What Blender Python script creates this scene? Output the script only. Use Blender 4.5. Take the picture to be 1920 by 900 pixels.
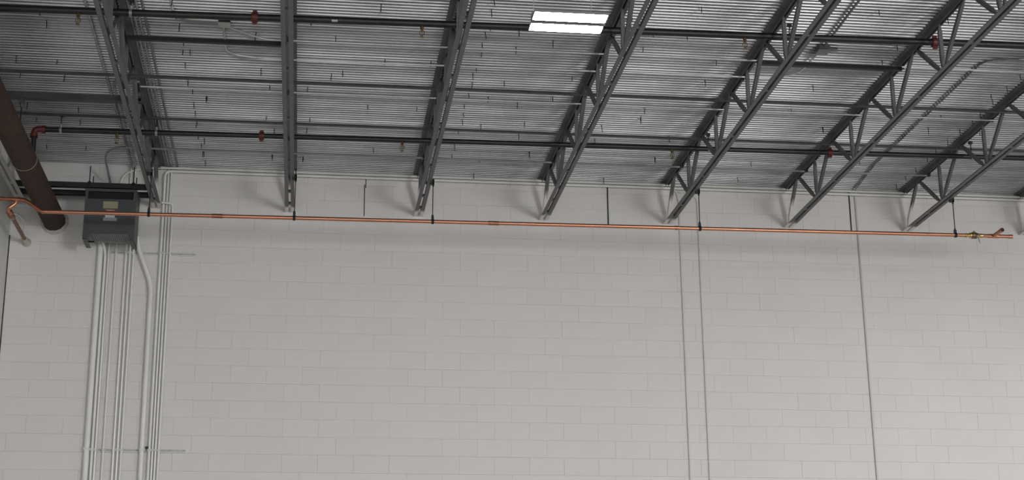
import bpy, math, random
from mathutils import Vector, Matrix
random.seed(7)
C = bpy.context.scene.collection
for o in list(bpy.data.objects):
    bpy.data.objects.remove(o)

# ---------------------------------------------------------------- camera
cam_d = bpy.data.cameras.new('camera')
cam = bpy.data.objects.new('camera', cam_d)
C.objects.link(cam)
cam_d.sensor_width = 36.0
cam_d.lens = 55.99
cam_d.clip_end = 200
YAW, PITCH, ROLL = 0.13072, 0.29099, -0.00812
fwd = Vector((math.sin(YAW)*math.cos(PITCH), math.cos(YAW)*math.cos(PITCH), math.sin(PITCH)))
rgt = Vector((math.cos(YAW), -math.sin(YAW), 0))
upv = rgt.cross(fwd)
r2 = math.cos(ROLL)*rgt + math.sin(ROLL)*upv
u2 = -math.sin(ROLL)*rgt + math.cos(ROLL)*upv
m = Matrix((r2, u2, -fwd)).transposed().to_4x4()
m.translation = Vector((1.486, -18.214, 1.6))
cam.matrix_world = m
bpy.context.scene.camera = cam

# ---------------------------------------------------------------- world, light, exposure
W = bpy.data.worlds.new('daylight')
bpy.context.scene.world = W
W.use_nodes = True
W.node_tree.nodes['Background'].inputs[0].default_value = (0.80, 0.90, 1.0, 1)
W.node_tree.nodes['Background'].inputs[1].default_value = 1.0

def area(name, loc, aim, sx, sy, power, col):
    d = bpy.data.lights.new(name, 'AREA')
    d.shape = 'RECTANGLE'; d.size = sx; d.size_y = sy; d.energy = power; d.color = col
    o = bpy.data.objects.new(name, d); C.objects.link(o)
    o.location = loc
    o.rotation_euler = (Vector(aim) - Vector(loc)).to_track_quat('-Z', 'Y').to_euler()
    return o
# daylight coming in through a raised dock door behind the camera, plus an added second light
area('dock_and_added_light', (13.2, -29.7, 2.6), (7.5, 0, 3.6), 4.2, 4.4, 3900, (0.96, 0.98, 1.0))
area('dock_and_added_light', (1.4, -29.7, 2.2), (1.4, 0, 3.6), 4.2, 4.0, 1500, (0.96, 0.98, 1.0))  # made-up opening, added so the left deck ribs catch bright reflections
# unseen high-bay lamps, assumed and added to shape the wall's brightness
for lx, ly, pw in ((11.2, -5.9, 480), (11.2, -13.5, 330), (3.6, -13.5, 430)):
    area('added_bay_lamp', (lx, ly, 7.2), (lx, ly, 0), 0.65, 0.4, pw, (0.97, 0.98, 1.0))

vs = bpy.context.scene.view_settings
vs.view_transform = 'Standard'
vs.look = 'None'
vs.exposure = -1.06
vs.gamma = 1.0
vs.use_curve_mapping = False

# ---------------------------------------------------------------- materials
def mat(name, col, rough=0.6, metal=0.0, noise=0.06, scale=6.0, bump=0.0, stretch=(1, 1, 1), spots=None, emit=None, objrand=0.0):
    M = bpy.data.materials.new(name); M.use_nodes = True
    nt = M.node_tree; N = nt.nodes; L = nt.links
    b = N['Principled BSDF']
    b.inputs['Roughness'].default_value = rough
    b.inputs['Metallic'].default_value = metal
    tc = N.new('ShaderNodeTexCoord'); mp = N.new('ShaderNodeMapping')
    mp.inputs['Scale'].default_value = stretch
    L.new(tc.outputs['Object'], mp.inputs['Vector'])
    nz = N.new('ShaderNodeTexNoise'); nz.inputs['Scale'].default_value = scale; nz.inputs['Detail'].default_value = 4
    L.new(mp.outputs[0], nz.inputs['Vector'])
    mr = N.new('ShaderNodeMapRange')
    mr.inputs[1].default_value = 0.3; mr.inputs[2].default_value = 0.7
    mr.inputs[3].default_value = 1 - noise; mr.inputs[4].default_value = 1 + noise
    L.new(nz.outputs['Fac'], mr.inputs[0])
    hs = N.new('ShaderNodeHueSaturation')
    hs.inputs['Color'].default_value = (*col, 1)
    out = mr.outputs[0]
    if objrand:
        oi = N.new('ShaderNodeObjectInfo'); r = N.new('ShaderNodeMapRange')
        r.inputs[3].default_value = 1 - objrand; r.inputs[4].default_value = 1 + objrand
        L.new(oi.outputs['Random'], r.inputs[0])
        mm = N.new('ShaderNodeMath'); mm.operation = 'MULTIPLY'
        L.new(out, mm.inputs[0]); L.new(r.outputs[0], mm.inputs[1]); out = mm.outputs[0]
    L.new(out, hs.inputs['Value'])
    colout = hs.outputs[0]
    if spots:                       # (colour, threshold, scale): blotches of dirt, rust or stain
        n2 = N.new('ShaderNodeTexNoise'); n2.inputs['Scale'].default_value = spots[2]; n2.inputs['Detail'].default_value = 6
        L.new(mp.outputs[0], n2.inputs['Vector'])
        r2_ = N.new('ShaderNodeMapRange'); r2_.inputs[1].default_value = spots[1]; r2_.inputs[2].default_value = spots[1] + 0.12
        L.new(n2.outputs['Fac'], r2_.inputs[0])
        mx = N.new('ShaderNodeMix'); mx.data_type = 'RGBA'
        L.new(r2_.outputs[0], mx.inputs[0]); L.new(colout, mx.inputs[6]); mx.inputs[7].default_value = (*spots[0], 1)
        colout = mx.outputs[2]
    L.new(colout, b.inputs['Base Color'])
    if bump:
        bp = N.new('ShaderNodeBump'); bp.inputs['Strength'].default_value = bump; bp.inputs['Distance'].default_value = 0.004
        n3 = N.new('ShaderNodeTexNoise'); n3.inputs['Scale'].default_value = scale*9; n3.inputs['Detail'].default_value = 3
        L.new(mp.outputs[0], n3.inputs['Vector'])
        L.new(n3.outputs['Fac'], bp.inputs['Height']); L.new(bp.outputs[0], b.inputs['Normal'])
    if emit:
        b.inputs['Emission Color'].default_value = (*emit[0], 1)
        b.inputs['Emission Strength'].default_value = emit[1]
    return M

def two_tone(M, axis, lo, hi, col):
    """overspray of wall paint on steel: blend to col along a local axis between lo and hi, with a ragged edge"""
    nt = M.node_tree; N = nt.nodes; L = nt.links
    b = N['Principled BSDF']; src = b.inputs['Base Color'].links[0].from_socket
    tc = N.new('ShaderNodeTexCoord'); sp = N.new('ShaderNodeSeparateXYZ'); L.new(tc.outputs['Object'], sp.inputs[0])
    nz = N.new('ShaderNodeTexNoise'); nz.inputs['Scale'].default_value = 14; L.new(tc.outputs['Object'], nz.inputs['Vector'])
    ma = N.new('ShaderNodeMath'); ma.operation = 'MULTIPLY_ADD'; ma.inputs[1].default_value = 0.10
    L.new(nz.outputs['Fac'], ma.inputs[0]); L.new(sp.outputs[axis], ma.inputs[2])
    mr = N.new('ShaderNodeMapRange'); mr.inputs[1].default_value = lo + 0.05; mr.inputs[2].default_value = hi + 0.05
    L.new(ma.outputs[0], mr.inputs[0])
    mx = N.new('ShaderNodeMix'); mx.data_type = 'RGBA'
    L.new(mr.outputs[0], mx.inputs[0]); L.new(src, mx.inputs[6]); mx.inputs[7].default_value = (*col, 1)
    L.new(mx.outputs[2], b.inputs['Base Color'])
    return M

WALLC = (0.70, 0.670, 0.643)
M_block = mat('painted_block', WALLC, 0.62, noise=0.025, scale=1.3, bump=0.25, objrand=0.012)
M_mortar = mat('painted_mortar', (0.645, 0.625, 0.60), 0.7, noise=0.05, scale=5)
M_white = mat('white_wall_paint', (0.70, 0.69, 0.655), 0.5, noise=0.04, scale=7)
M_joint = mat('black_joint_filler', (0.035, 0.034, 0.033), 0.8, noise=0.3, scale=30)
M_floor = mat('concrete_floor', (0.36, 0.35, 0.335), 0.45, noise=0.10, scale=0.8)
M_deck = mat('galvanised_deck', (0.345, 0.347, 0.350), 0.36, 0.8, noise=0.18, scale=2.2, stretch=(0.5, 3.0, 1), spots=((0.27, 0.27, 0.265), 0.64, 1.2))
M_screw = mat('dark_screw', (0.02, 0.02, 0.022), 0.5, 0.5)
M_joist = mat('grey_joist_paint', (0.120, 0.117, 0.120), 0.55, 0.0, noise=0.14, scale=9)
M_joist_end = two_tone(mat('grey_joist_paint_white_end', (0.120, 0.117, 0.120), 0.55, 0.0, noise=0.14, scale=9), 1, -0.25, -0.19, WALLC)
M_web_end = two_tone(mat('grey_web_white_end', (0.120, 0.117, 0.120), 0.55, 0.0, noise=0.14, scale=9), 2, 0.29, 0.21, WALLC)
M_joist_w = mat('white_painted_joist', (0.55, 0.54, 0.52), 0.6, noise=0.1, scale=8)
M_black = mat('black_steel_pipe', (0.010, 0.009, 0.010), 0.45, 0.0, noise=0.3, scale=5, spots=((0.022, 0.014, 0.012), 0.58, 4))
M_red = mat('red_oxide_fitting', (0.105, 0.016, 0.014), 0.5, noise=0.2, scale=20)
M_brass = mat('aged_brass', (0.20, 0.13, 0.06), 0.4, 0.7, noise=0.2, scale=40)
M_brass_b = mat('bright_brass', (0.62, 0.44, 0.17), 0.3, 0.85, noise=0.12, scale=40)
M_copper = mat('copper', (0.54, 0.25, 0.155), 0.33, 0.80, noise=0.10, scale=3, stretch=(0.6, 3, 3), spots=((0.36, 0.15, 0.09), 0.62, 5))
M_copper_d = mat('copper_fitting', (0.40, 0.165, 0.095), 0.30, 0.85, noise=0.15, scale=12)
M_brown = mat('brown_primer', (0.038, 0.018, 0.010), 0.85, 0.0, noise=0.2, scale=4, spots=((0.066, 0.034, 0.019), 0.58, 6))
M_caulk = mat('white_caulk', (0.50, 0.48, 0.43), 0.7, noise=0.12, scale=25, bump=0.5)
M_cab = mat('dark_grey_enamel', (0.055, 0.060, 0.064), 0.45, 0.0, noise=0.08, scale=5)
M_grille = mat('grey_vent_plate', (0.17, 0.175, 0.18), 0.45, 0.0, noise=0.08, scale=5)
M_slot = mat('shaded_slot', (0.46, 0.45, 0.43), 0.7, noise=0.2, scale=40)  # recess shade of the strut channel put into a darker colour
M_hole = mat('interior_shade', (0.006, 0.006, 0.007), 0.8, noise=0.2)  # near-black that stands in for shade inside the transformer
M_plate = mat('tan_nameplate', (0.30, 0.27, 0.17), 0.5, noise=0.06, scale=30)
M_labelred = mat('red_label', (0.20, 0.03, 0.03), 0.5, noise=0.1, scale=30)
M_labelwhite = mat('white_label', (0.50, 0.49, 0.48), 0.5, noise=0.05, scale=30)
M_labelgrey = mat('grey_blue_label', (0.30, 0.31, 0.34), 0.5, noise=0.05, scale=30)
M_strut = mat('black_strut_paint', (0.014, 0.014, 0.016), 0.5, 0.1, noise=0.2, scale=8)
M_angle = mat('grey_bridging_steel', (0.060, 0.060, 0.064), 0.5, 0.1, noise=0.12, scale=6)
M_emt = mat('galvanised_conduit', (0.62, 0.62, 0.62), 0.35, 0.6, noise=0.10, scale=6)
M_emt_d = mat('dull_conduit', (0.20, 0.20, 0.205), 0.45, 0.4, noise=0.15, scale=6)
M_emt_w = mat('painted_conduit', (0.78, 0.77, 0.72), 0.45, 0.0, noise=0.05, scale=4, spots=((0.30, 0.29, 0.26), 0.74, 16))
M_emt_g = mat('grey_painted_conduit', (0.66, 0.645, 0.62), 0.5, 0.0, noise=0.06, scale=4)
def conduit_mix(name, z):
    M = mat(name, (0.30, 0.30, 0.30), 0.42, 0.3, noise=0.08, scale=5)
    return two_tone(M, 2, z+0.02, z-0.04, (0.78, 0.77, 0.72))
M_emt_wd = conduit_mix('conduit_painted_up_to_deck', 7.84)
M_emt_wl = conduit_mix('conduit_painted_low_part', 7.56)
M_emt_gd = two_tone(mat('conduit_bare_on_deck', (0.16, 0.16, 0.165), 0.45, 0.3, noise=0.1, scale=5), 2, 7.87, 7.84, (0.56, 0.55, 0.53))
M_box = mat('galvanised_box', (0.40, 0.40, 0.39), 0.45, 0.4, noise=0.1, scale=12)
M_zinc = mat('zinc_strap', (0.50, 0.50, 0.49), 0.35, 0.6, noise=0.1, scale=20)
M_led = mat('led_diffuser', (0.9, 0.9, 0.9), 0.4, noise=0.0, emit=((0.95, 0.98, 1.0), 130.0))
M_housing = mat('grey_fixture_housing', (0.22, 0.23, 0.25), 0.4, noise=0.03)

# ---------------------------------------------------------------- mesh helpers
class MB:
    def __init__(s): s.v = []; s.f = []; s.sm = []
    def add(s, vs_, fs, smooth=False):
        n = len(s.v); s.v += [tuple(q) for q in vs_]
        s.f += [tuple(i + n for i in f) for f in fs]; s.sm += [smooth]*len(fs)
    def box(s, x0, x1, y0, y1, z0, z1):
        vs_ = [(x0,y0,z0),(x1,y0,z0),(x1,y1,z0),(x0,y1,z0),(x0,y0,z1),(x1,y0,z1),(x1,y1,z1),(x0,y1,z1)]
        s.add(vs_, [(3,2,1,0),(4,5,6,7),(0,1,5,4),(1,2,6,5),(2,3,7,6),(3,0,4,7)])
    def loft(s, rings, closed=True, caps=True, smooth=False):
        k = len(rings[0]); vs_ = [q for r in rings for q in r]; fs = []
        for i in range(len(rings) - 1):
            for j in range(k if closed else k - 1):
                a = i*k + j; b = i*k + (j + 1) % k
                fs.append((a, b, b + k, a + k))
        s.add(vs_, fs, smooth)
        if caps and closed:
            s.add(rings[0], [tuple(range(k))[::-1]]); s.add(rings[-1], [tuple(range(k))])
    def tube(s, pts, r, n=10, caps=True):
        """r: one radius or one per point"""
        P = [Vector(p) for p in pts]; rs = r if isinstance(r, (list, tuple)) else [r]*len(P)
        rings = []; u = None
        for i, p in enumerate(P):
            t = (P[min(i+1, len(P)-1)] - P[max(i-1, 0)])
            if t.length < 1e-9: t = P[-1] - P[0]
            t.normalize()
            if u is None:
                u = t.cross(Vector((0, 0, 1)))
                if u.length < 1e-3: u = t.cross(Vector((0, 1, 0)))
            u = (u - t*u.dot(t)).normalized(); w = t.cross(u)
            k = 1.0
            if 0 < i < len(P)-1:
                d1 = (P[i]-P[i-1]); d2 = (P[i+1]-P[i])
                if d1.length > 1e-9 and d2.length > 1e-9:
                    k = 1/max(0.5, math.cos(d1.angle(d2)/2))
            rings.append([p + (u*math.cos(a) + w*math.sin(a))*rs[i] for a in [2*math.pi*j/n for j in range(n)]])
        s.loft(rings, True, caps, True)
    def ring(s, c, axis, R, r, n=16, k=6):
        c = Vector(c); a = Vector(axis).normalized()
        u = a.cross(Vector((0, 0, 1)))
        if u.length < 1e-3: u = a.cross(Vector((0, 1, 0)))
        u.normalize(); w = a.cross(u); vs_ = []; fs = []
        for i in range(n):
            t = 2*math.pi*i/n; d = u*math.cos(t) + w*math.sin(t)
            for j in range(k):
                q = 2*math.pi*j/k
                vs_.append(c + d*(R + r*math.cos(q)) + a*r*math.sin(q))
        for i in range(n):
            for j in range(k):
                fs.append((i*k+j, ((i+1) % n)*k+j, ((i+1) % n)*k+(j+1) % k, i*k+(j+1) % k))
        s.add(vs_, fs, True)
    def mesh(s, name):
        me = bpy.data.meshes.new(name); me.from_pydata(s.v, [], s.f); me.update()
        me.polygons.foreach_set('use_smooth', s.sm)
        return me

def obj(name, mb, m_, parent=None, loc=None):
    me = mb.mesh(name) if isinstance(mb, MB) else mb
    if m_ is not None and not me.materials: me.materials.append(m_)
    o = bpy.data.objects.new(name, me); C.objects.link(o)
    if parent: o.parent = parent
    if loc: o.location = loc
    return o

def tag(o, label, cat, group=None):
    o['label'] = label; o['category'] = cat
    if group: o['group'] = group
    return o

def thing(name, label, cat, loc=(0, 0, 0), group=None):
    o = bpy.data.objects.new(name, None); C.objects.link(o); o.location = loc; o.empty_display_size = 0.1
    return tag(o, label, cat, group)

def struct(o): o['kind'] = 'structure'; return o

def bend(pts, R=0.12, n=6):
    """rounds the corners of a polyline"""
    P = [Vector(p) for p in pts]; out = [P[0]]
    for i in range(1, len(P)-1):
        a = P[i-1]-P[i]; b = P[i+1]-P[i]
        d = min(R, a.length*0.49, b.length*0.49)
        p0 = P[i] + a.normalized()*d; p1 = P[i] + b.normalized()*d
        for k in range(n+1):
            t = k/n; out.append(p0*(1-t)**2 + P[i]*2*t*(1-t) + p1*t*t)
    out.append(P[-1]); return out

def angle_x(mb, x0, x1, y, z, w, h, t=0.005, flip=1):
    """L-section running along X: horizontal leg w (bottom) and vertical leg h"""
    prof = [(0, 0), (w*flip, 0), (w*flip, t), (t*flip, t), (t*flip, h), (0, h)]
    mb.loft([[(x, y+a, z+b) for a, b in (prof if flip > 0 else prof[::-1])] for x in (x0, x1)])

# ---------------------------------------------------------------- the room
XL, XR, YF, ZC = -1.98, 16.2, -30.0, 7.89
BL, BH = 0.4064, 0.2032
KZ = 7.728                                   # height of a bed joint; the others follow every 0.2032 m
mb = MB(); mb.box(XL-0.2, XR+0.2, 0.0024, 0.25, 0, 8.2)
wall = struct(obj('wall_back', mb, M_mortar))
mb = MB(); mb.box(XL-0.22, XL, YF, 0.0024, 0, 8.2)
wall_l = struct(obj('wall_left', mb, M_white))
mb = MB(); mb.box(XR, XR+0.2, YF, 0.0024, 0, 8.2)
struct(obj('wall_right', mb, M_white))
mb = MB()                                    # wall behind the camera with an open dock door and an added second opening
mb.box(XL, -0.8, YF-0.2, YF, 0, 8.2); mb.box(3.6, 11.0, YF-0.2, YF, 0, 8.2); mb.box(15.4, XR, YF-0.2, YF, 0, 8.2)
mb.box(-0.8, 3.6, YF-0.2, YF, 4.3, 8.2); mb.box(11.0, 15.4, YF-0.2, YF, 4.9, 8.2)
struct(obj('wall_front', mb, mat('dark_unseen_wall', (0.10, 0.10, 0.10), 0.6)))  # unseen wall, toned dark so the deck ribs reflect little
mb = MB(); mb.box(XL-0.2, XR+0.2, YF-6, 0.2, -0.2, 0)
struct(obj('floor', mb, M_floor))
mb = MB(); mb.box(XL-0.2, XR+0.2, YF-0.2, 0.2, 7.93, 8.1)
ceil = struct(obj('ceiling', mb, M_deck))

# painted concrete blocks in running bond
def block_mesh(w, h, e=0.0045, el=1.0, er=1.0):
    """block face with eased edges; el, er = 0 where paint fills the head joint flush"""
    b = MB(); f = 0.0024
    o_ = [(0.001*el, f, 0.001), (w-0.001*er, f, 0.001), (w-0.001*er, f, h-0.001), (0.001*el, f, h-0.001)]
    i_ = [(e*el, 0, e*0.8), (w-e*er, 0, e*0.8), (w-e*er, 0, h-e*0.8), (e*el, 0, h-e*0.8)]
    b.add(o_ + i_, [(4, 5, 6, 7), (0, 1, 5, 4), (1, 2, 6, 5), (2, 3, 7, 6), (3, 0, 4, 7)])
    return b
BM = [block_mesh(BL, BH, e, l, r).mesh('concrete_block') for e in (0.003, 0.0045, 0.006) for l in (0, 1) for r in (0, 1)]
for q in BM: q.materials.append(M_block)
cells = []
for k in range(-1, 40):
    z1 = KZ - k*BH; z0 = z1 - BH
    if z1 <= 0: break
    z1 = min(z1, 7.925); z0 = max(z0, 0)
    n = -6
    while True:
        x0 = n*BL + (BH if k % 2 else 0.0); x1 = x0 + BL; n += 1
        if x0 >= XR: break
        x0 = max(x0, XL); x1 = min(x1, XR)
        if x1 - x0 < 0.03: continue
        cells.append((x0, x1, z0, z1, k))
def seen(c):
    x0, x1, z0, z1, k = c
    return x0 > -2.1 and x1 < 10.5 and 4.15 < z0 < 7.75
campos = Vector((1.486, -18.214, 1.6))
def rank(c):
    return (Vector(((c[0]+c[1])/2, 0, (c[2]+c[3])/2)) - campos).length
vis = sorted([c for c in cells if seen(c) and c[1]-c[0] > 0.4 and c[3]-c[2] > 0.2], key=rank)[:300]
vset = set(vis)
rest = MB()
rowoff = {k: random.uniform(0, 0.0018) for k in range(-1, 40)}
for c in cells:
    x0, x1, z0, z1, k = c
    dy = rowoff[k]*0.7 + random.uniform(0, 0.0007)
    if c in vset:
        obj('concrete_block', random.choice(BM), None, wall, (x0, -dy, z0))
    else:
        b = block_mesh(x1-x0, z1-z0, random.choice((0.003, 0.0045, 0.006)), random.choice((0, 1)), random.choice((0, 1)))
        rest.add([(x+x0, y-dy, z+z0) for x, y, z in b.v], b.f)
o = obj('concrete_block', rest, M_block, wall); o['kind'] = 'stuff'
# dark control joints in the top courses and in the corner
for x, z0, z1, w in ((2.100, 7.345, 7.74, 0.010), (5.064, 7.33, 7.83, 0.017), (8.132, 7.33, 7.855, 0.017), (2.115, 7.70, 7.83, 0.009)):
    mb = MB(); mb.box(x-w/2, x+w/2, -0.005, 0.002, z0, z1)
    obj('joint_filler', mb, M_joint, wall)
mb = MB(); mb.box(XL, XL+0.012, -0.008, 0.001, 0, 6.98)
obj('joint_filler', mb, M_joint, wall)

# ribbed steel deck: sheets of fourteen 63.5 mm ribs, side laps every 0.889 m
PIT = 0.0635
def deck_sheet(x0, x1, y1, n, drop):
    prof = []
    for i in range(n):
        y = y1 - i*PIT
        prof += [(y, ZC), (y-0.025, ZC), (y-0.034, ZC+0.024), (y-0.0545, ZC+0.024)]
    prof += [(y1-n*PIT, ZC), (y1-n*PIT-0.024, ZC-0.003), (y1-n*PIT-0.026, ZC+0.005)]
    b = MB()
    rows = [[(x, y, z-drop) for y, z in prof] for x in (x0, x1)]
    vs_ = rows[0] + rows[1]; k = len(prof)
    b.add(vs_, [(j, j+k, j+k+1, j+1) for j in range(k-1)])
    return b
y = -0.004; n0 = 13; i = 0
laps = [2.75, 5.80, 4.27, 8.84, 2.75, 5.80, 7.32, 4.27, 2.75, 5.8, 4.27]
while y > -9.2:
    n = n0 if i == 0 else 14
    lx = laps[i % len(laps)]
    obj('deck_sheet', deck_sheet(XL, lx, y, n, 0.0), M_deck, ceil)
    obj('deck_sheet', deck_sheet(lx-0.04, XR, y, n, 0.0006), M_deck, ceil)
    y -= n*PIT; i += 1
SCREWS = [(-1.06,-4.33),(-1.04,-4.04),(-1.46,-3.16),(-1.07,-3.12),(-1.48,-2.76),(-1.05,-2.73),(-1.55,-1.89),(-1.03,-1.84),(-1.52,-1.47),(-1.06,-1.44),(-1.54,-0.6),(-1.1,-0.6),(0.16,-4.64),(0.18,-4.35),(0.19,-4.1),(0.2,-3.72),(0.18,-3.48),(0.25,-3.52),(0.18,-3.17),(0.18,-2.73),(0.21,-2.46),(0.2,-2.11),(0.2,-1.85),(0.2,-1.52),(0.19,-1.1),(0.21,-0.84),(0.22,-0.57),(0.35,-2.3),(0.25,-0.99),(2.06,-4.74),(1.43,-4.37),(1.66,-3.97),(0.9,-3.97),(2.16,-3.5),(1.64,-3.03),(1.01,-2.66),(1.4,-2.66),(0.34,-2.28),(2.04,-2.23),(0.96,-1.77),(1.43,-1.77),(1.4,-1.45),(1.04,-1.39),(2.16,-0.9),(0.25,-0.96),(0.22,-0.54),(1.01,-0.52),(1.36,-0.51),(0.93,-3.09),(1.75,-3.14),(3.08,-4.97),(3.08,-4.76),(3.08,-4.25),(3.08,-3.97),(3.1,-3.76),(3.08,-3.44),(3.07,-3.21),(3.09,-2.96),(3.08,-2.68),(3.07,-2.35),(3.08,-2.11),(3.09,-1.91),(3.08,-1.61),(3.08,-1.11),(3.08,-0.76),(3.11,-4.4),(3.4,-4.31),(3.76,-4.1),(3.42,-3.93),(2.62,-3.51),(3.41,-3.06),(4.09,-3.25),(3.3,-2.59),(3.98,-2.66),(2.57,-2.24),(3.63,-2.46),(3.31,-1.78),(3.78,-1.91),(3.77,-1.51),(3.97,-0.92),(4.66,-4.07),(5.01,-2.48),(5.03,-2.19),(4.65,-1.88),(4.65,-1.44),(5.46,-0.92),(5.01,-5.03),(5.01,-4.45),(4.68,-4.43),(4.66,-4.07),(5.46,-3.82),(5.48,-3.28),(5.01,-2.48),(5.03,-2.16),(5.47,-1.64),(6.6,-2.62),(6.63,-3.29),(7.12,-2.09),(6.67,-5.16),(7.38,-5.06),(7.14,-4.37),(7.13,-3.98),(6.63,-3.29),(7.12,-2.11),(8.67,-3.8),(8.66,-3.49),(8.68,-3.09),(8.68,-2.77),(8.68,-2.54),(8.67,-2.22),(8.67,-1.87),(8.59,-3.26),(8.29,-2.62),(8.31,-2.21),(8.93,-2.16),(8.66,-1.54),(8.67,-1.26),(8.67,-0.88),(8.67,-0.55),(8.66,-0.25),(8.93,-2.16),(7.89,-1.09),(3.97,-0.93),(5.47,-0.91),(5.0,-0.12),(6.63,-0.89),(6.63,-0.29),(0.21,-0.57),(0.22,-0.25),(1.0,-0.54),(1.36,-0.53),(3.41,-0.66),(3.41,-0.1),(3.97,-0.95)]
sm = MB(); sm.tube([(0, 0, 0.018), (0, 0, -0.062)], 0.0042, 5)
sme = sm.mesh('deck_screw'); sme.materials.append(M_screw)
for x, yy in sorted(set(SCREWS)):
    o = obj('deck_screw', sme, None, ceil, (x, yy, ZC))
    o.rotation_euler = (random.uniform(-0.08, 0.08), random.uniform(-0.12, 0.12), 0)
    o.scale = (1, 1, random.uniform(0.75, 1.25))

# ---------------------------------------------------------------- open-web roof joists
JL = 9.0
TN = [-0.5-1.29*k for k in range(7)]
BN = [-1.16-1.275*k for k in range(7)]
def chord(side, top):
    b = MB(); g = 0.013; t = 0.006
    w, h = (0.056, 0.055) if top else (0.042, 0.040)
    za, zb, zc = (0.53, 0.53-t, 0.53-h) if top else (0.0, t, h)
    y0 = -JL; y1 = -0.012 if top else -0.003
    p = [(g, za), (g+w, za), (g+w, zb), (g+t, zb), (g+t, zc), (g, zc)]
    p = [(x*side, z) for x, z in p]
    b.loft([[(x, yy, z) for x, z in p] for yy in (y0, y1)])
    return b
def web(p0, p1, w, h, c0=0.5, c1=0.5):
    """crimped angle web member: full L-section in the middle, pinched at both ends"""
    a = Vector(p1)-Vector(p0); Ln = a.length; a.normalize()
    n = a.cross(Vector((1, 0, 0))).normalized()
    if n.z > 0: n = -n
    t = 0.007
    L_ = [(-w/2, -h/2), (w/2, -h/2), (w/2, -h/2+t), (-w/2+t, -h/2+t), (-w/2+t, h/2), (-w/2, h/2)]
    rings = []
    for s, q in ((0, 0), (0.06, 0), (0.20, 1), (0.82, 1), (0.95, 0), (1, 0)):
        kx = 0.020/w*(1-q) + q; kn = 0.62*(1-q) + q
        base = Vector(p0) + a*(Ln*s)
        rings.append([base + Vector((1, 0, 0))*(x*kx) + n*(y_*kn) for x, y_ in L_])
    b = MB(); b.loft(rings); return b
ZB, ZT = 0.022, 0.500
JM = {}
for s in (-1, 1):
    JM['bottom', s] = chord(s, False).mesh('bottom_chord_angle'); JM['bottom', s].materials.append(M_joist_end)
    JM['top', s] = chord(s, True).mesh('top_chord_angle'); JM['top', s].materials.append(M_joist)
def jm(key, b, m_):
    JM[key] = b.mesh(key[0]); JM[key].materials.append(m_)
jm(('end_web', 0), web((0, -0.045, ZB), (0, TN[0], ZT), 0.046, 0.050), M_web_end)
for k in range(6):
    jm(('web_diagonal', 2*k), web((0, BN[k]+0.03, ZB), (0, TN[k]-0.02, ZT), 0.034, 0.034), M_joist)
    jm(('web_diagonal', 2*k+1), web((0, BN[k]-0.05, ZB), (0, TN[k+1]+0.02, ZT), 0.046, 0.044), M_joist)
    jm(('web_vertical', k), web((0, BN[k]-0.008, ZB), (0, BN[k]-0.008, ZT), 0.036, 0.032), M_joist)
fp = MB(); fp.box(-0.0128, 0.0128, -0.02, 0.02, 0.004, 0.034)
JM['filler', 0] = fp.mesh('filler_plate'); JM['filler', 0].materials.append(M_joist)
FILL = [-0.30, -0.75, -1.80, -3.08, -4.35, -5.66]
def joist(x, label, white=False):
    t = thing('roof_joist', label, 'joist', (x, 0, 7.36), 'open-web steel joists carrying the ribbed roof deck')
    def put(name, me, loc=None):
        o = obj(name, me, None, t, loc)
        if white:
            o.material_slots[0].link = 'OBJECT'; o.material_slots[0].material = M_joist_w
    for s in (-1, 1):
        put('bottom_chord_angle', JM['bottom', s]); put('top_chord_angle', JM['top', s])
    put('end_web', JM['end_web', 0])
    for k in range(12): put('web_diagonal', JM['web_diagonal', k])
    for k in range(6): put('web_vertical', JM['web_vertical', k])
    for y_ in FILL: put('filler_plate', JM['filler', 0], (0, y_, 0))
    return t
JX = [-1.86, -0.327, 1.221, 2.750, 4.267, 5.800, 7.319, 8.843, 10.368]
JLAB = ['white painted steel joist close to the side wall, beside the brown pipe',
        'grey steel joist just beside the dark transformer, steel channels ending on it',
        'grey steel joist seen straight from below, a rod hanger beside its wall end',
        'grey steel joist between the straight-on joist and the lit fixture',
        'grey steel joist next to the lit fixture, no hanger on it',
        'grey steel joist whose wall end sits above two close thin wall conduits',
        'grey steel joist ending just before the conduit that runs up wall and ceiling',
        'grey steel joist above the copper pipe valve, a row of screws along its top chord',
        'grey steel joist past the capped end of the copper pipe, cut by the frame edge']
for i, x in enumerate(JX): joist(x, JLAB[i], i == 0)

# ---------------------------------------------------------------- sprinkler mains
def head_mb(x, y_, z):
    """pendent sprinkler: boss, two frame arms, deflector"""
    b = MB()
    b.tube([(x, y_, z+0.01), (x, y_, z-0.022)], 0.017, 8)
    b.tube([(x, y_, z-0.020), (x, y_, z-0.036)], 0.012, 6)
    for s in (-1, 1):
        b.tube([(x+s*0.010, y_, z-0.034), (x+s*0.021, y_, z-0.052), (x+s*0.019, y_, z-0.072), (x+s*0.004, y_, z-0.090)], 0.0042, 5)
    b.tube([(x, y_, z-0.040), (x, y_, z-0.075)], 0.004, 5)
    b.tube([(x, y_, z-0.088), (x, y_, z-0.100)], 0.006, 6)
    b.tube([(x, y_, z-0.099), (x, y_, z-0.103)], 0.020, 10)
    return b
def coupling_mb(p, d, r, L_=0.056):
    p = Vector(p); d = Vector(d).normalized(); b = MB()
    b.tube([p-d*L_/2, p-d*L_/2*0.7, p+d*L_/2*0.7, p+d*L_/2], [r*1.34, r*1.42, r*1.42, r*1.34], 14)
    for s in (-1, 1):
        b.box(p.x-0.020, p.x+0.020, p.y-0.014, p.y+0.014, p.z+s*r*1.5-0.016, p.z+s*r*1.5+0.016)
    return b
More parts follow.
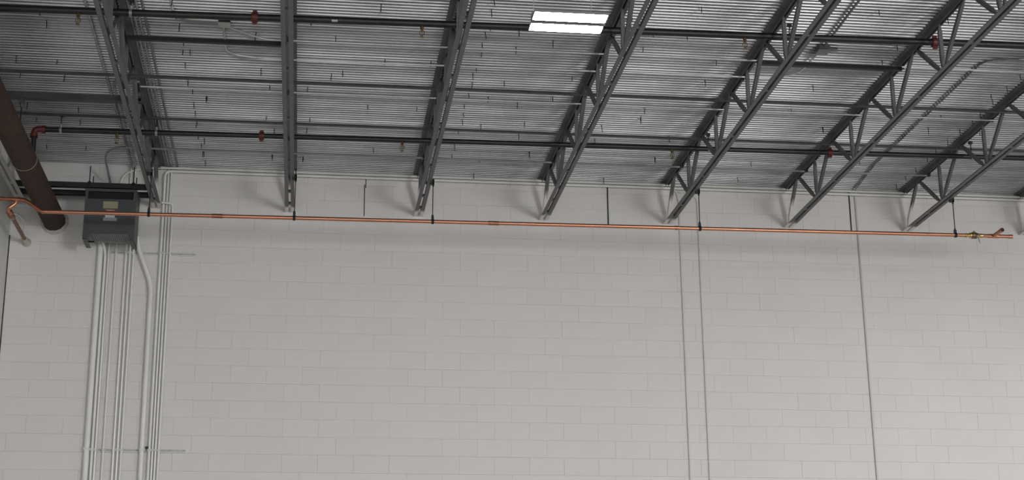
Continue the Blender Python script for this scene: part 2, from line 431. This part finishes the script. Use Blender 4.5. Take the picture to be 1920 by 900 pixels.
def strap(t, x, y_, z, r, ztop):
    b = MB(); b.ring((x, y_, z), (1, 0, 0), r+0.003, 0.004, 18, 5)
    for dx in (-0.008, 0, 0.008): b.ring((x+dx, y_, z), (1, 0, 0), r+0.003, 0.004, 18, 5)
    b.tube([(x, y_, z+r), (x, y_, z+r+0.035)], 0.012, 6)
    h = obj('pipe_ring', b, M_zinc, t)
    b = MB(); b.tube([(x, y_, z+r+0.02), (x, y_, ztop)], 0.006, 6)
    b.box(x-0.02, x+0.02, y_-0.016, y_+0.016, ztop-0.03, ztop)
    obj('hanger_rod', b, M_strut, h)
def main_pipe(label, xa, ya, xb, yb, z, r, heads, coups, straps):
    t = thing('sprinkler_pipe', label, 'pipe', (0, 0, 0), 'black fire sprinkler pipes under the roof')
    Y = lambda x: ya + (yb-ya)*(x-xa)/(xb-xa)
    b = MB(); b.tube([(xa, ya, z), (xb, yb, z)], r, 16); obj('pipe', b, M_black, t)
    for x in heads: obj('sprinkler_head', head_mb(x, Y(x), z-r), M_brass, t)
    for x in coups: obj('pipe_coupling', coupling_mb((x, Y(x), z), (xb-xa, yb-ya, 0), r), M_red, t)
    for x in straps: strap(t, x, Y(x), z, r, 7.875)
    return t
t = main_pipe('thicker black sprinkler pipe high up, crossing behind the lit fixture', -1.95, -4.61, 16.0, -5.02, 7.74, 0.0335,
          [-0.66, 2.44, 5.48], [0.913, 7.335], [-0.20, 5.92, 2.87, 4.39])
b = MB(); b.box(1.61, 1.665, -4.735, -4.722, 7.712, 7.728); obj('pipe_label', b, M_labelwhite, t)
t = main_pipe('thinner black sprinkler pipe nearer the block wall, with red elbow at one end', -1.43, -1.645, 16.0, -2.03, 7.69, 0.029,
          [-0.63, 2.445, 5.46], [0.913, 7.275], [-1.225, -0.215, 5.88, 8.94])
EY = -1.645
b = MB(); pe = bend([(-1.405, EY, 7.69), (-1.50, EY, 7.69), (-1.50, EY, 7.60)], 0.07, 6)
b.tube(pe, 0.034, 12)
b.tube([(-1.425, EY, 7.69), (-1.385, EY, 7.69)], 0.042, 14); b.tube([(-1.50, EY, 7.635), (-1.50, EY, 7.60)], 0.042, 14)
obj('elbow', b, M_red, t)
b = MB(); b.tube(bend([(-1.50, EY, 7.62), (-1.495, EY, 7.333), (-1.495, -0.003, 7.333)], 0.05, 5), 0.027, 12); obj('drop_pipe', b, M_black, t)
obj('pipe_coupling', (lambda b: (b.tube([(-1.497, EY, 7.400), (-1.496, EY, 7.345)], 0.040, 12), b)[1])(MB()), M_red, t)

# ---------------------------------------------------------------- copper line
CY = -1.30
CZ = lambda x: 6.880 + 0.0053*(x+0.16)
t = thing('copper_pipe', 'long copper pipe hung level across the block wall below the joists', 'pipe')
b = MB(); b.tube([(-1.40, CY, CZ(-1.40)), (9.08, CY, CZ(9.08))], 0.0215, 16); obj('pipe', b, M_copper, t)
for x in (0.453, 3.501, 5.594):
    b = MB(); z = CZ(x); w = 0.055 if x < 5 else 0.012
    b.tube([(x-w, CY, z), (x-w+0.012, CY, z), (x+w-0.012, CY, z), (x+w, CY, z)] if x < 5 else [(x-w, CY, z), (x+w, CY, z)], 0.0245, 16)
    if x < 5:
        for s in (-1, 1): b.ring((x+s*w, CY, z), (1, 0, 0), 0.0225, 0.0035, 16, 5)
    obj('pipe_coupling', b, M_copper_d, t)
z = CZ(9.1)
b = MB(); b.tube([(9.10, CY, z), (9.108, CY, z), (9.162, CY, z), (9.17, CY, z)], [0.030, 0.038, 0.038, 0.030], 14)
v = obj('ball_valve', b, M_brass, t)
for pts, rs in (([9.035, 9.055, 9.06, 9.075, 9.08, 9.10], [0.027, 0.027, 0.023, 0.023, 0.032, 0.032]), ([9.235, 9.215, 9.21, 9.195, 9.19, 9.17], [0.027, 0.027, 0.023, 0.023, 0.032, 0.032])):
    b = MB(); b.tube([(q, CY, z) for q in pts], rs, 12); obj('union_nut', b, M_brass_b, v)
b = MB(); b.tube([(9.135, CY-0.01, z+0.02), (9.135, CY-0.02, z+0.05)], 0.014, 8); obj('valve_stem', b, M_brass, v)
b = MB(); b.tube([(9.15, CY-0.035, z-0.01), (9.165, CY-0.055, z-0.05), (9.175, CY-0.06, z-0.105)], [0.008, 0.009, 0.007], 8)
obj('lever_handle', b, M_zinc, v)
b = MB(); b.tube([(9.23, CY, z), (9.60, CY, z+0.001)], 0.0215, 16)
b.tube([(9.31, CY, z), (9.43, CY, z)], 0.0255, 16); b.tube([(9.56, CY, z), (9.605, CY, z)], 0.0250, 16)
obj('tee', b, M_copper, t)
b = MB(); b.tube([(9.37, CY, z), (9.37, CY-0.25, z)], 0.0225, 16); b.tube([(9.37, CY-0.21, z), (9.37, CY-0.255, z)], 0.0262, 16)
o = obj('branch_stub', b, M_copper_d, t)
b = MB(); b.tube([(9.37, CY-0.2555, z), (9.37, CY-0.2565, z)], 0.021, 16); obj('end_cap', b, M_brown, o)
# the offset, tee and drop at its far end
ze = CZ(-1.40)
b = MB(); b.tube(bend([(-1.37, CY, ze), (-1.43, CY, ze+0.006), (-1.57, CY, 6.985), (-1.65, CY, 7.000)], 0.045, 5), 0.0215, 14)
obj('offset_pipe', b, M_copper_d, t)
b = MB()
for p, q in (((-1.385, ze), (-1.415, ze)), ((-1.45, ze+0.022), (-1.475, ze+0.042)), ((-1.53, 6.955), (-1.552, 6.972)), ((-1.60, 6.992), (-1.64, 7.0))):
    b.tube([(p[0], CY, p[1]), (q[0], CY, q[1])], 0.0255, 14)
obj('elbow', b, M_copper_d, t)
b = MB(); b.tube([(-1.63, CY, 7.0), (-1.965, CY, 7.006)], 0.0215, 14); b.tube([(-1.65, CY, 7.0), (-1.73, CY, 7.002)], 0.0258, 14); b.tube([(-1.84, CY, 7.004), (-1.90, CY, 7.005)], 0.0255, 14)
obj('tee', b, M_copper_d, t)
b = MB(); b.tube(bend([(-1.69, CY, 7.0), (-1.695, CY, 6.955), (-1.775, CY-0.01, 6.885), (-1.778, CY+0.08, 6.893), (-1.778, CY+0.14, 6.895)], 0.04, 5), 0.0215, 14)
o = obj('branch_pipe', b, M_copper, t)
b = MB(); b.tube([(-1.778, CY+0.12, 6.895), (-1.778, -0.004, 6.896)], 0.0215, 14); obj('wall_run', b, mat('tarnished_copper', (0.20, 0.105, 0.070), 0.5, 0.4, noise=0.2, scale=14), o)
b = MB(); b.tube([(-1.778, -1.12, 6.896), (-1.778, -1.10, 6.896), (-1.778, -1.07, 6.896), (-1.778, -1.05, 6.896)], [0.030, 0.036, 0.036, 0.030], 12)
v = obj('ball_valve', b, M_brass, t)
for ys in ([-1.22, -1.19, -1.185, -1.12], [-0.95, -0.98, -0.985, -1.05]):
    b = MB(); b.tube([(-1.778, q, 6.896) for q in ys], [0.027, 0.027, 0.034, 0.034], 12); obj('union_nut', b, M_copper_d, v)
b = MB(); b.tube([(-1.75, -1.08, 6.905), (-1.715, -1.08, 6.905)], 0.010, 8); b.tube([(-1.715, -1.08, 6.905), (-1.69, -1.02, 6.90), (-1.665, -0.90, 6.885)], [0.009, 0.010, 0.009], 8)
obj('lever_handle', b, M_zinc, v)
b = MB(); b.tube([(-1.778, -0.17, 6.896), (-1.778, -0.10, 6.896), (-1.778, -0.04, 6.896), (-1.778, 0.0, 6.896)], [0.026, 0.036, 0.046, 0.054], 12)
obj('wall_sleeve', b, M_caulk, t)

HL = ['rod hanger holding the copper pipe beside the dark transformer',
      'rod hanger holding the copper pipe beside the straight-on joist',
      'rod hanger holding the copper pipe, between the straight-on joist and the lit fixture',
      'rod hanger holding the copper pipe in front of two close wall conduits',
      'rod hanger holding the copper pipe right beside its brass valve']
for n, (jx, lab) in enumerate(zip((JX[1], JX[2], JX[3], JX[5], JX[7]), HL)):
    x = jx + 0.068 if n else jx + 0.045; y_ = CY; z = CZ(x)
    t = thing('pipe_hanger', lab, 'hanger', (x, y_, z), 'black rod hangers of the copper pipe')
    b = MB(); b.box(-0.036, 0.012, -0.018, 0.018, 0.455, 0.476); b.box(-0.036, 0.012, -0.018, 0.018, 0.495, 0.520); b.box(0.000, 0.016, -0.018, 0.018, 0.455, 0.520)
    for q in b.v: pass
    b2 = MB(); dz = 7.36 - z
    b2.box(-0.034, 0.014, -0.018, 0.018, dz-0.030, dz-0.0005); b2.box(-0.0, 0.016, -0.018, 0.018, dz-0.03, dz+0.032); b2.box(-0.022, 0.014, -0.018, 0.018, dz+0.0075, dz+0.032)
    b2.tube([(0.004, 0, dz-0.05), (0.004, 0, dz-0.028)], 0.011, 6)
    obj('beam_clamp', b2, M_strut, t)
    b = MB(); b.tube([(0.004, 0, dz-0.03), (0, 0, 0.03)], 0.0055, 6)
    if n == 1: b.tube([(0.004, 0, dz-0.02), (0.004, 0, dz+0.10)], 0.0055, 6)
    obj('threaded_rod', b, M_strut, t)
    b = MB()
    for dx in (-0.010, -0.003, 0.004, 0.011): b.ring((dx, 0, 0), (1, 0, 0), 0.0255, 0.0042, 18, 5)
    b.box(-0.014, 0.014, -0.012, 0.012, 0.024, 0.062); b.tube([(0, 0, 0.06), (0, 0, 0.078)], 0.012, 6)
    obj('pipe_ring', b, M_strut, t)

# ---------------------------------------------------------------- brown roof drain
t = thing('drain_pipe', 'thick brown steel pipe slanting down into the block wall near the corner', 'pipe', (-1.483, 0, 7.164))
b = MB(); b.tube([(0, -9.0, 0), (0, 0, 0)], 0.128, 32); obj('pipe', b, M_brown, t)
b = MB(); b.ring((0, -2.17, 0), (0, 1, 0), 0.1285, 0.0035, 40, 5); obj('weld_ring', b, mat('pale_weld', (0.30, 0.26, 0.21), 0.6), t)
rr = random.Random(3)
b = MB()
k = 28; rings = []
for y_, R in ((-0.045, 0.129), (-0.03, 0.136), (-0.012, 0.147), (0.0, 0.160)):
    rings.append([((R+rr.uniform(-0.004, 0.007))*math.cos(2*math.pi*j/k), y_+rr.uniform(-0.012, 0.0), (R+rr.uniform(-0.004, 0.007))*math.sin(2*math.pi*j/k)) for j in range(k)])
b.loft(rings, True, False, True); obj('caulk_collar', b, M_caulk, t)
t = thing('pipe_hanger', 'thin rod hanger dropping from the wide steel angle to the brown pipe', 'hanger', (-1.497, -2.48, 7.70))
b = MB(); b.tube([(0, 0, 0), (0, 0, -0.408)], 0.0075, 8); obj('threaded_rod', b, M_strut, t)
b = MB(); b.box(-0.028, 0.028, -0.02, 0.02, -0.045, 0.012); b.tube([(0, 0, -0.04), (0, 0, -0.085)], [0.022, 0.012], 8); obj('beam_clamp', b, M_angle, t)

# ---------------------------------------------------------------- transformer and its steel
t = thing('transformer', 'dark grey wall transformer cabinet with vent holes and tan nameplate', 'transformer', (0, 0, 0))
x0, x1, yf, yb, zt, zp, zb = -1.055, -0.492, -0.70, -0.33, 7.335, 6.83, 6.757
b = MB()
b.box(x0, x1, yb-0.004, yb, zp, zt); b.box(x0+0.03, x1-0.03, yf+0.09, yf+0.095, zp, zt-0.01)
obj('cabinet_back', b, M_cab, t)
for xa, xb in ((x0, x0+0.004), (x1-0.004, x1)):
    b = MB(); b.box(xa, xb, yf+0.0005, yb, zb if xa > -0.8 else zp, zt); obj('side_panel', b, M_cab, t)
b = MB(); b.box(x0-0.006, x1+0.006, yf-0.012, yb+0.004, zt, zt+0.014); b.box(x0-0.006, x1+0.006, yf-0.012, yf-0.004, zt-0.018, zt); obj('top_cover', b, M_cab, t)
b = MB(); b.box(x0+0.004, x1-0.004, yf, yf+0.004, zp-0.006, 7.232)
b.box(x0+0.004, x0+0.032, yf, yf+0.004, 7.232, zt); b.box(x1-0.032, x1-0.004, yf, yf+0.004, 7.232, zt)
b.box(x0+0.004, x1-0.004, yf+0.004, yf+0.03, 7.226, 7.232)
fpn = obj('front_panel', b, M_cab, t)
b = MB(); b.box(x0+0.032, x1-0.032, yf+0.040, yf+0.05, 7.225, zt-0.001); obj('vent_shade', b, M_hole, t)  # dark sheet standing in for the shade behind the top vent
for px_, pz in ((x0+0.018, 7.205), (x1-0.018, 7.205), (x0+0.018, 6.862), (x1-0.018, 6.862), ((x0+x1)/2, 6.858), (x0+0.018, 7.03), (x1-0.018, 7.03)):
    b = MB(); b.tube([(px_, yf-0.004, pz), (px_, yf+0.001, pz)], 0.0075, 8); obj('panel_bolt', b, M_angle, fpn)
# perforated bottom plate, real holes
b = MB(); gx0, gx1, gy0, gy1 = x0+0.085, x1-0.03, yf+0.012, yb-0.05
nx, ny = 19, 8; cx = (gx1-gx0)/nx; cy = (gy1-gy0)/ny; bw = 0.42
for i in range(nx+1): b.box(gx0+i*cx-cx*bw/2, gx0+i*cx+cx*bw/2, gy0, gy1, zp-0.003, zp)
for j in range(ny+1): b.box(gx0, gx1, gy0+j*cy-cy*bw/2, gy0+j*cy+cy*bw/2, zp-0.0032, zp-0.0002)
b.box(x0, gx0, yf+0.004, yb, zp-0.003, zp); b.box(gx1, x1, yf+0.004, yb, zp-0.003, zp); b.box(x0, x1, gy1, yb, zp-0.003, zp); b.box(x0, x1, yf+0.004, gy0, zp-0.003, zp)
o = obj('vent_grille', b, M_grille, t)
b = MB(); b.box(x0+0.01, x1-0.01, yf+0.01, yb-0.01, zp+0.05, zp+0.055); obj('grille_shade', b, M_hole, t)  # dark sheet above the holes, painted as the shade inside
for xa, s in ((x0, 1), (x1-0.05, -1)):
    b = MB(); b.box(xa, xa+0.05, yf+0.002, yb, zb, zb+0.004)
    if s > 0: b.box(xa, xa+0.004, yf+0.002, yb, zb, zp)
    b.box(xa, xa+0.05, yf+0.002, yf+0.006, zb, zp+0.01)
    obj('mounting_foot', b, M_cab, t)
b = MB(); b.box(-0.852, -0.690, yf-0.004, yf, 7.120, 7.203); o = obj('nameplate', b, M_plate, t); o['label'] = 'tan printed nameplate'
b = MB(); b.box(-0.832, -0.706, yf-0.003, yf, 7.072, 7.112); o = obj('warning_label', b, M_labelred, t); o['label'] = 'dark red warning label'
b = MB(); b.box(-0.815, -0.722, yf-0.004, yf-0.003, 7.096, 7.103); obj('label_band', b, M_labelwhite, o)
b = MB(); b.box(-0.822, -0.716, yf-0.003, yf, 7.010, 7.070); o = obj('white_label', b, M_labelwhite, t); o['label'] = 'plain white label'
b = MB(); b.box(-0.842, -0.692, yf-0.004, yf, 6.975, 7.012); o = obj('grey_label', b, M_labelgrey, t); o['label'] = 'grey label strip'
for x in (-1.022, -0.535):
    for y_, zr in ((-0.66, 7.62), (-0.37, 7.60)):
        b = MB(); b.tube([(x, y_-0.026, zt), (x, y_-0.026, zr)], 0.006, 6)
        b.tube([(x, y_-0.026, 7.430), (x, y_-0.026, 7.442)], 0.014, 6); b.box(x-0.02, x+0.02, y_-0.04, y_-0.0205, 7.424, 7.431)
        obj('threaded_rod', b, M_strut, t)
for y_, lab in ((-0.66, 'black steel channel over the transformer front, resting on two joists'), (-0.37, 'black steel channel over the transformer rear, close to the wall')):
    b = MB(); d = 0.0205; x0_, x1_ = -1.845, -0.347
    b.box(x0_, x1_, y_-d, y_-d+0.004, 7.367, 7.430); b.box(x0_, x1_, y_+d-0.004, y_+d, 7.367, 7.430); b.box(x0_, x1_, y_-d, y_+d, 7.367, 7.371)
    tag(obj('support_channel', b, M_strut), lab, 'steel channel', 'black channels carrying the transformer')

# ---------------------------------------------------------------- angles and bridging under the deck
b = MB(); angle_x(b, -1.95, -0.262, -2.452, 7.71, 0.07, 0.085, 0.007, -1)
tag(obj('steel_angle', b, M_angle), 'wide dark steel angle from the side wall to the joist beside the transformer', 'steel angle')
for xa, xb, y_, lab in ((-0.31, 1.205, -3.96, 'short black bar between two joists below the small junction box'), (5.815, 7.305, -4.03, 'short black bar between two joists beside the ceiling conduit tee box')):
    b = MB(); b.box(xa, xb, y_-0.02, y_+0.02, 7.775, 7.815)
    tag(obj('steel_bar', b, M_strut), lab, 'steel bar')
b = MB(); angle_x(b, -1.95, 16.0, -3.07, 7.755, 0.036, 0.036, 0.005, -1)
tag(obj('bridging_angle', b, M_angle), 'long dark bridging angle midway between the two sprinkler pipes', 'steel angle', 'bridging running across the joists')
b = MB(); angle_x(b, -1.95, 16.0, -1.79, 7.797, 0.030, 0.030, 0.005, -1)
tag(obj('bridging_angle', b, M_angle), 'slim grey bridging angle just above the thinner sprinkler pipe', 'steel angle', 'bridging running across the joists')

# ---------------------------------------------------------------- conduits
def conduit(label, pts, r, m_, R=0.12, group='thin metal conduits under the roof', n=10, clamps=()):
    b = MB(); b.tube(bend(pts, R), r, n)
    o = tag(obj('conduit', b, m_), label, 'conduit', group)
    for (x, y_, z) in clamps:
        c = MB(); c.box(x-0.018, x+0.018, y_-0.014, y_+0.014, z-r-0.004, z+r+0.012); obj('conduit_clamp', c, M_strut, o)
    return o
jr = JX[1:9]
def jc(y_, xs=None): return [(x+0.004, y_, 7.822) for x in (xs or jr[1:])]
conduit('galvanised conduit leaving the small junction box nearest the thicker sprinkler pipe', [(0.625, -4.22, 7.865), (0.66, -4.16, 7.86), (0.90, -4.03, 7.835), (1.0, -4.0, 7.822), (16.0, -4.06, 7.822)], 0.0095, M_emt, 0.15, clamps=jc(-4.0))
conduit('galvanised conduit looping down from the small junction box, across to the ceiling tee box',
        [(0.60, -4.22, 7.865), (0.605, -3.60, 7.862), (0.70, -3.53, 7.85), (1.0, -3.53, 7.822), (6.15, -3.60, 7.822), (6.36, -3.72, 7.85), (6.40, -4.20, 7.868)], 0.0095, M_emt, 0.16, clamps=jc(-3.53, JX[2:6]))
conduit('galvanised conduit crossing the joists next above the long bridging angle', [(-0.30, -2.67, 7.822), (16.0, -2.70, 7.822)], 0.0095, M_emt, clamps=jc(-2.67))
conduit('conduit bending up the wall behind the transformer and along the deck nearest the wall', [(-0.838, -0.034, 0.0), (-0.842, -0.034, 7.40), (-0.86, -0.06, 7.58), (-0.885, -0.80, 7.82), (16.0, -0.84, 7.822)], 0.0125, M_emt_wl, 0.26, clamps=jc(-0.835))
conduit('galvanised conduit coming in from the front and turning into the small junction box', [(0.13, -9.0, 7.872), (0.15, -4.46, 7.872), (0.24, -4.30, 7.868), (0.58, -4.29, 7.865)], 0.0105, M_emt, 0.15)
b = MB(); b.box(0.565, 0.672, -4.345, -4.235, 7.828, 7.888)
o = tag(obj('junction_box', b, M_strut), 'small square junction box on the deck with conduits looping from it', 'junction box')
b = MB(); b.box(0.562, 0.675, -4.348, -4.230, 7.823, 7.828); obj('cover_plate', b, M_box, o)
b = MB(); b.box(6.36, 6.47, -4.34, -4.22, 7.835, 7.888); b.tube([(6.46, -4.28, 7.862), (6.56, -4.28, 7.862)], 0.022, 10)
o = tag(obj('junction_box', b, M_emt_d), 'dark tee-shaped conduit box on the deck beside a short black bar', 'junction box')
b = MB(); b.box(6.355, 6.475, -4.345, -4.215, 7.831, 7.836); obj('cover_plate', b, M_emt_d, o)
conduit('dark conduit running from the tee box straight toward the front along the deck', [(6.41, -4.30, 7.868), (6.37, -9.0, 7.868)], 0.0125, M_emt_d)
# pair along the deck between brown pipe and first dark joist, then down the wall behind the transformer
wall_group = 'white painted conduits rising up the block wall'
conduit('white conduit behind the transformer turning onto the deck, closer to the brown pipe', [(-0.640, -0.034, 0.0), (-0.645, -0.034, 7.87), (-0.60, -9.0, 7.872)], 0.0135, M_emt_wd, 0.10, wall_group)
conduit('white conduit behind the transformer turning onto the deck, closer to the joist', [(-0.598, -0.034, 0.0), (-0.600, -0.034, 7.86), (-0.585, -2.6, 7.872), (-0.52, -2.75, 7.86), (-0.30, -2.76, 7.84)], 0.0125, M_emt_wd, 0.10, wall_group)
conduit('white conduit bending sideways above the transformer into the line along the wall top', [(-0.754, -0.034, 0.0), (-0.756, -0.034, 7.76), (-0.50, -0.062, 7.840), (-0.2, -0.064, 7.845), (16.1, -0.064, 7.845)], 0.0120, M_emt_w, 0.16, wall_group)
# four beside the transformer
xs = [(-0.250, 0.0175), (-0.219, 0.0145), (-0.186, 0.0145)]
conduit('outer white conduit nearest the transformer, bending sideways along the top of wall', [(-0.252, -0.04, 0.0), (-0.250, -0.04, 7.60), (-0.249, -0.066, 7.66), (-0.248, -0.066, 7.805), (16.1, -0.064, 7.808)], 0.0150, M_emt_w, 0.15, wall_group)
conduit('second white conduit from the transformer, rising straight onto the deck', [(-0.220, -0.034, 0.0), (-0.213, -0.027, 7.873), (-0.20, -9.0, 7.873)], 0.0115, M_emt_wd, 0.028, wall_group)
conduit('third white conduit from the transformer, rising straight onto the deck', [(-0.188, -0.034, 0.0), (-0.178, -0.027, 7.873), (-0.155, -9.0, 7.873)], 0.0115, M_emt_wd, 0.028, wall_group)
conduit('fourth white conduit from the transformer, hooking over to the joist end', [(-0.153, -0.034, 0.0), (-0.142, -0.034, 7.34), (-0.142, -0.078, 7.40), (-0.24, -0.078, 7.41), (-0.268, -0.078, 7.41)], 0.0125, M_emt_w, 0.08, wall_group)
for dx, nm in ((-0.245, 'closest to the joist'), (-0.115, 'furthest from the joist')):
    conduit('bare conduit along the deck beside the transformer joist, %s of the bundle' % nm, [(dx, -0.05, 7.873), (dx+0.005, -9.0, 7.873)], 0.0115, M_emt_d, 0.1)
# below the transformer
conduit('fattest white conduit, rising under the transformer on its outer side', [(-0.934, -0.052, 0.0), (-0.934, -0.052, 7.05)], 0.031, M_emt_w, 0.1, wall_group, 14)
conduit('white conduit beside the fattest one, curving at its top', [(-0.876, -0.036, 0.0), (-0.878, -0.036, 6.80), (-0.912, -0.125, 6.92), (-0.915, -0.14, 7.05)], 0.0155, M_emt_w, 0.10, wall_group)
conduit('thin white conduit stopping right under the transformer, last of its cluster', [(-0.560, -0.032, 0.0), (-0.557, -0.032, 6.83), (-0.557, -0.15, 6.90)], 0.0125, M_emt_w, 0.10, wall_group)
conduit('fat white conduit that kinks diagonally up to the transformer corner', [(-0.325, -0.050, 0.0), (-0.335, -0.050, 6.42), (-0.505, -0.08, 6.86), (-0.525, -0.10, 6.98)], 0.027, M_emt_w, 0.12, wall_group, 14)
# single runs on the long wall
thin = 'thin grey conduits on the long block wall'
conduit('thin grey wall conduit, nearer the transformer of the close pair', [(5.975, -0.014, 0.0), (5.948, -0.014, 7.70), (5.90, -0.014, 7.82), (5.70, -0.014, 7.845)], 0.0105, M_emt_g, 0.10, thin)
conduit('thin grey wall conduit, nearer the valve of the close pair', [(6.205, -0.014, 0.0), (6.182, -0.014, 7.70), (6.08, -0.014, 7.76), (5.95, -0.014, 7.77)], 0.0095, M_emt_g, 0.05, thin)
conduit('thin grey conduit climbing the wall beside the black joint then along the deck', [(8.255, -0.014, 0.0), (8.205, -0.014, 7.875), (8.115, -1.0, 7.874), (8.125, -4.16, 7.874), (8.5, -4.24, 7.874), (16.0, -4.30, 7.874)], 0.0110, M_emt_gd, 0.14, thin)
# strut channels the wall conduits are clamped to
cross = [(-0.934, 0.031, 0.052), (-0.876, 0.0155, 0.036), (-0.838, 0.0125, 0.034), (-0.754, 0.0135, 0.034), (-0.640, 0.0135, 0.034), (-0.598, 0.0125, 0.034), (-0.558, 0.0125, 0.032), (-0.328, 0.027, 0.050), (-0.250, 0.0165, 0.04), (-0.216, 0.0135, 0.034), (-0.184, 0.0135, 0.034), (-0.149, 0.0125, 0.034)]
for z, xa, xb, lab in ((6.803, -0.845, 0.149, 'painted strut channel across the conduits just under the transformer'), (4.500, -0.965, 0.148, 'painted strut channel across the conduits far below the transformer')):
    t = thing('strut_channel', lab, 'steel channel', (0, 0, z), 'strut channels clamping the wall conduits')
    b = MB(); b.box(xa, xb, -0.018, -0.0045, 0.012, 0.0205); b.box(xa, xb, -0.018, -0.0045, -0.0205, -0.012); obj('channel', b, M_white, t)
    b = MB(); b.box(xa, xb, -0.008, -0.0045, -0.012, 0.012); obj('channel_slot', b, M_slot, t)
    for x, r, d in cross:
        if z > 6 and (x < -0.85 or -0.34 < x < -0.30): continue
        b = MB(); e = r+0.003
        b.box(x-e-0.004, x-e+0.0005, -d-r*0.4, -0.018, -0.013, 0.013); b.box(x+e-0.0005, x+e+0.004, -d-r*0.4, -0.018, -0.013, 0.013)
        b.box(x-e, x-r*0.55, -d-r-0.003, -d-r*0.35, -0.013, 0.013); b.box(x+r*0.55, x+e, -d-r-0.003, -d-r*0.35, -0.013, 0.013)
        b.tube([(x, -d-r-0.006, 0), (x, -d-r+0.004, 0)], 0.006, 6)
        obj('conduit_clamp', b, M_emt_g, t)
    if z < 6:
        b = MB(); b.box(-0.292, -0.262, -0.06, -0.02, 0.014, 0.040); obj('black_clip', b, M_joint, t)

# ---------------------------------------------------------------- the lit fixture
t = thing('light_fixture', 'bright twin-panel high-bay light hanging under the ribbed ceiling', 'light', (3.615, -5.83, 7.30))
b = MB(); b.box(-0.315, 0.315, -0.045, 0.045, 0.022, 0.075)
for s in (-1, 1):
    ya, yb_ = (-0.196, -0.022) if s < 0 else (0.036, 0.196)
    b.box(-0.318, 0.318, ya, yb_, 0.018, 0.022)
    b.box(-0.318, 0.318, ya, ya+0.004, 0, 0.018); b.box(-0.318, 0.318, yb_-0.004, yb_, 0, 0.018)
    b.box(-0.318, -0.314, ya+0.004, yb_-0.004, 0, 0.018); b.box(0.314, 0.318, ya+0.004, yb_-0.004, 0, 0.018)
obj('housing', b, M_housing, t)
for s in (-1, 1):
    ya, yb_ = (-0.192, -0.026) if s < 0 else (0.040, 0.192)
    b = MB(); q = 0.022
    pl = [(-0.314+q, ya), (0.314-q, ya), (0.314, ya+q*1.6), (0.314, yb_-q), (0.314-q, yb_), (-0.314+q, yb_), (-0.314, yb_-q), (-0.314, ya+q)]
    b.loft([[(x, y_, z) for x, y_ in pl] for z in (0.0005, 0.006)])
    obj('diffuser', b, M_led, t)
for x in (-0.30, 0.20):
    b = MB(); b.tube([(x, 0, 0.065), (x+0.01, 0, 0.58)], 0.004, 6); obj('suspension_wire', b, M_labelwhite, t)
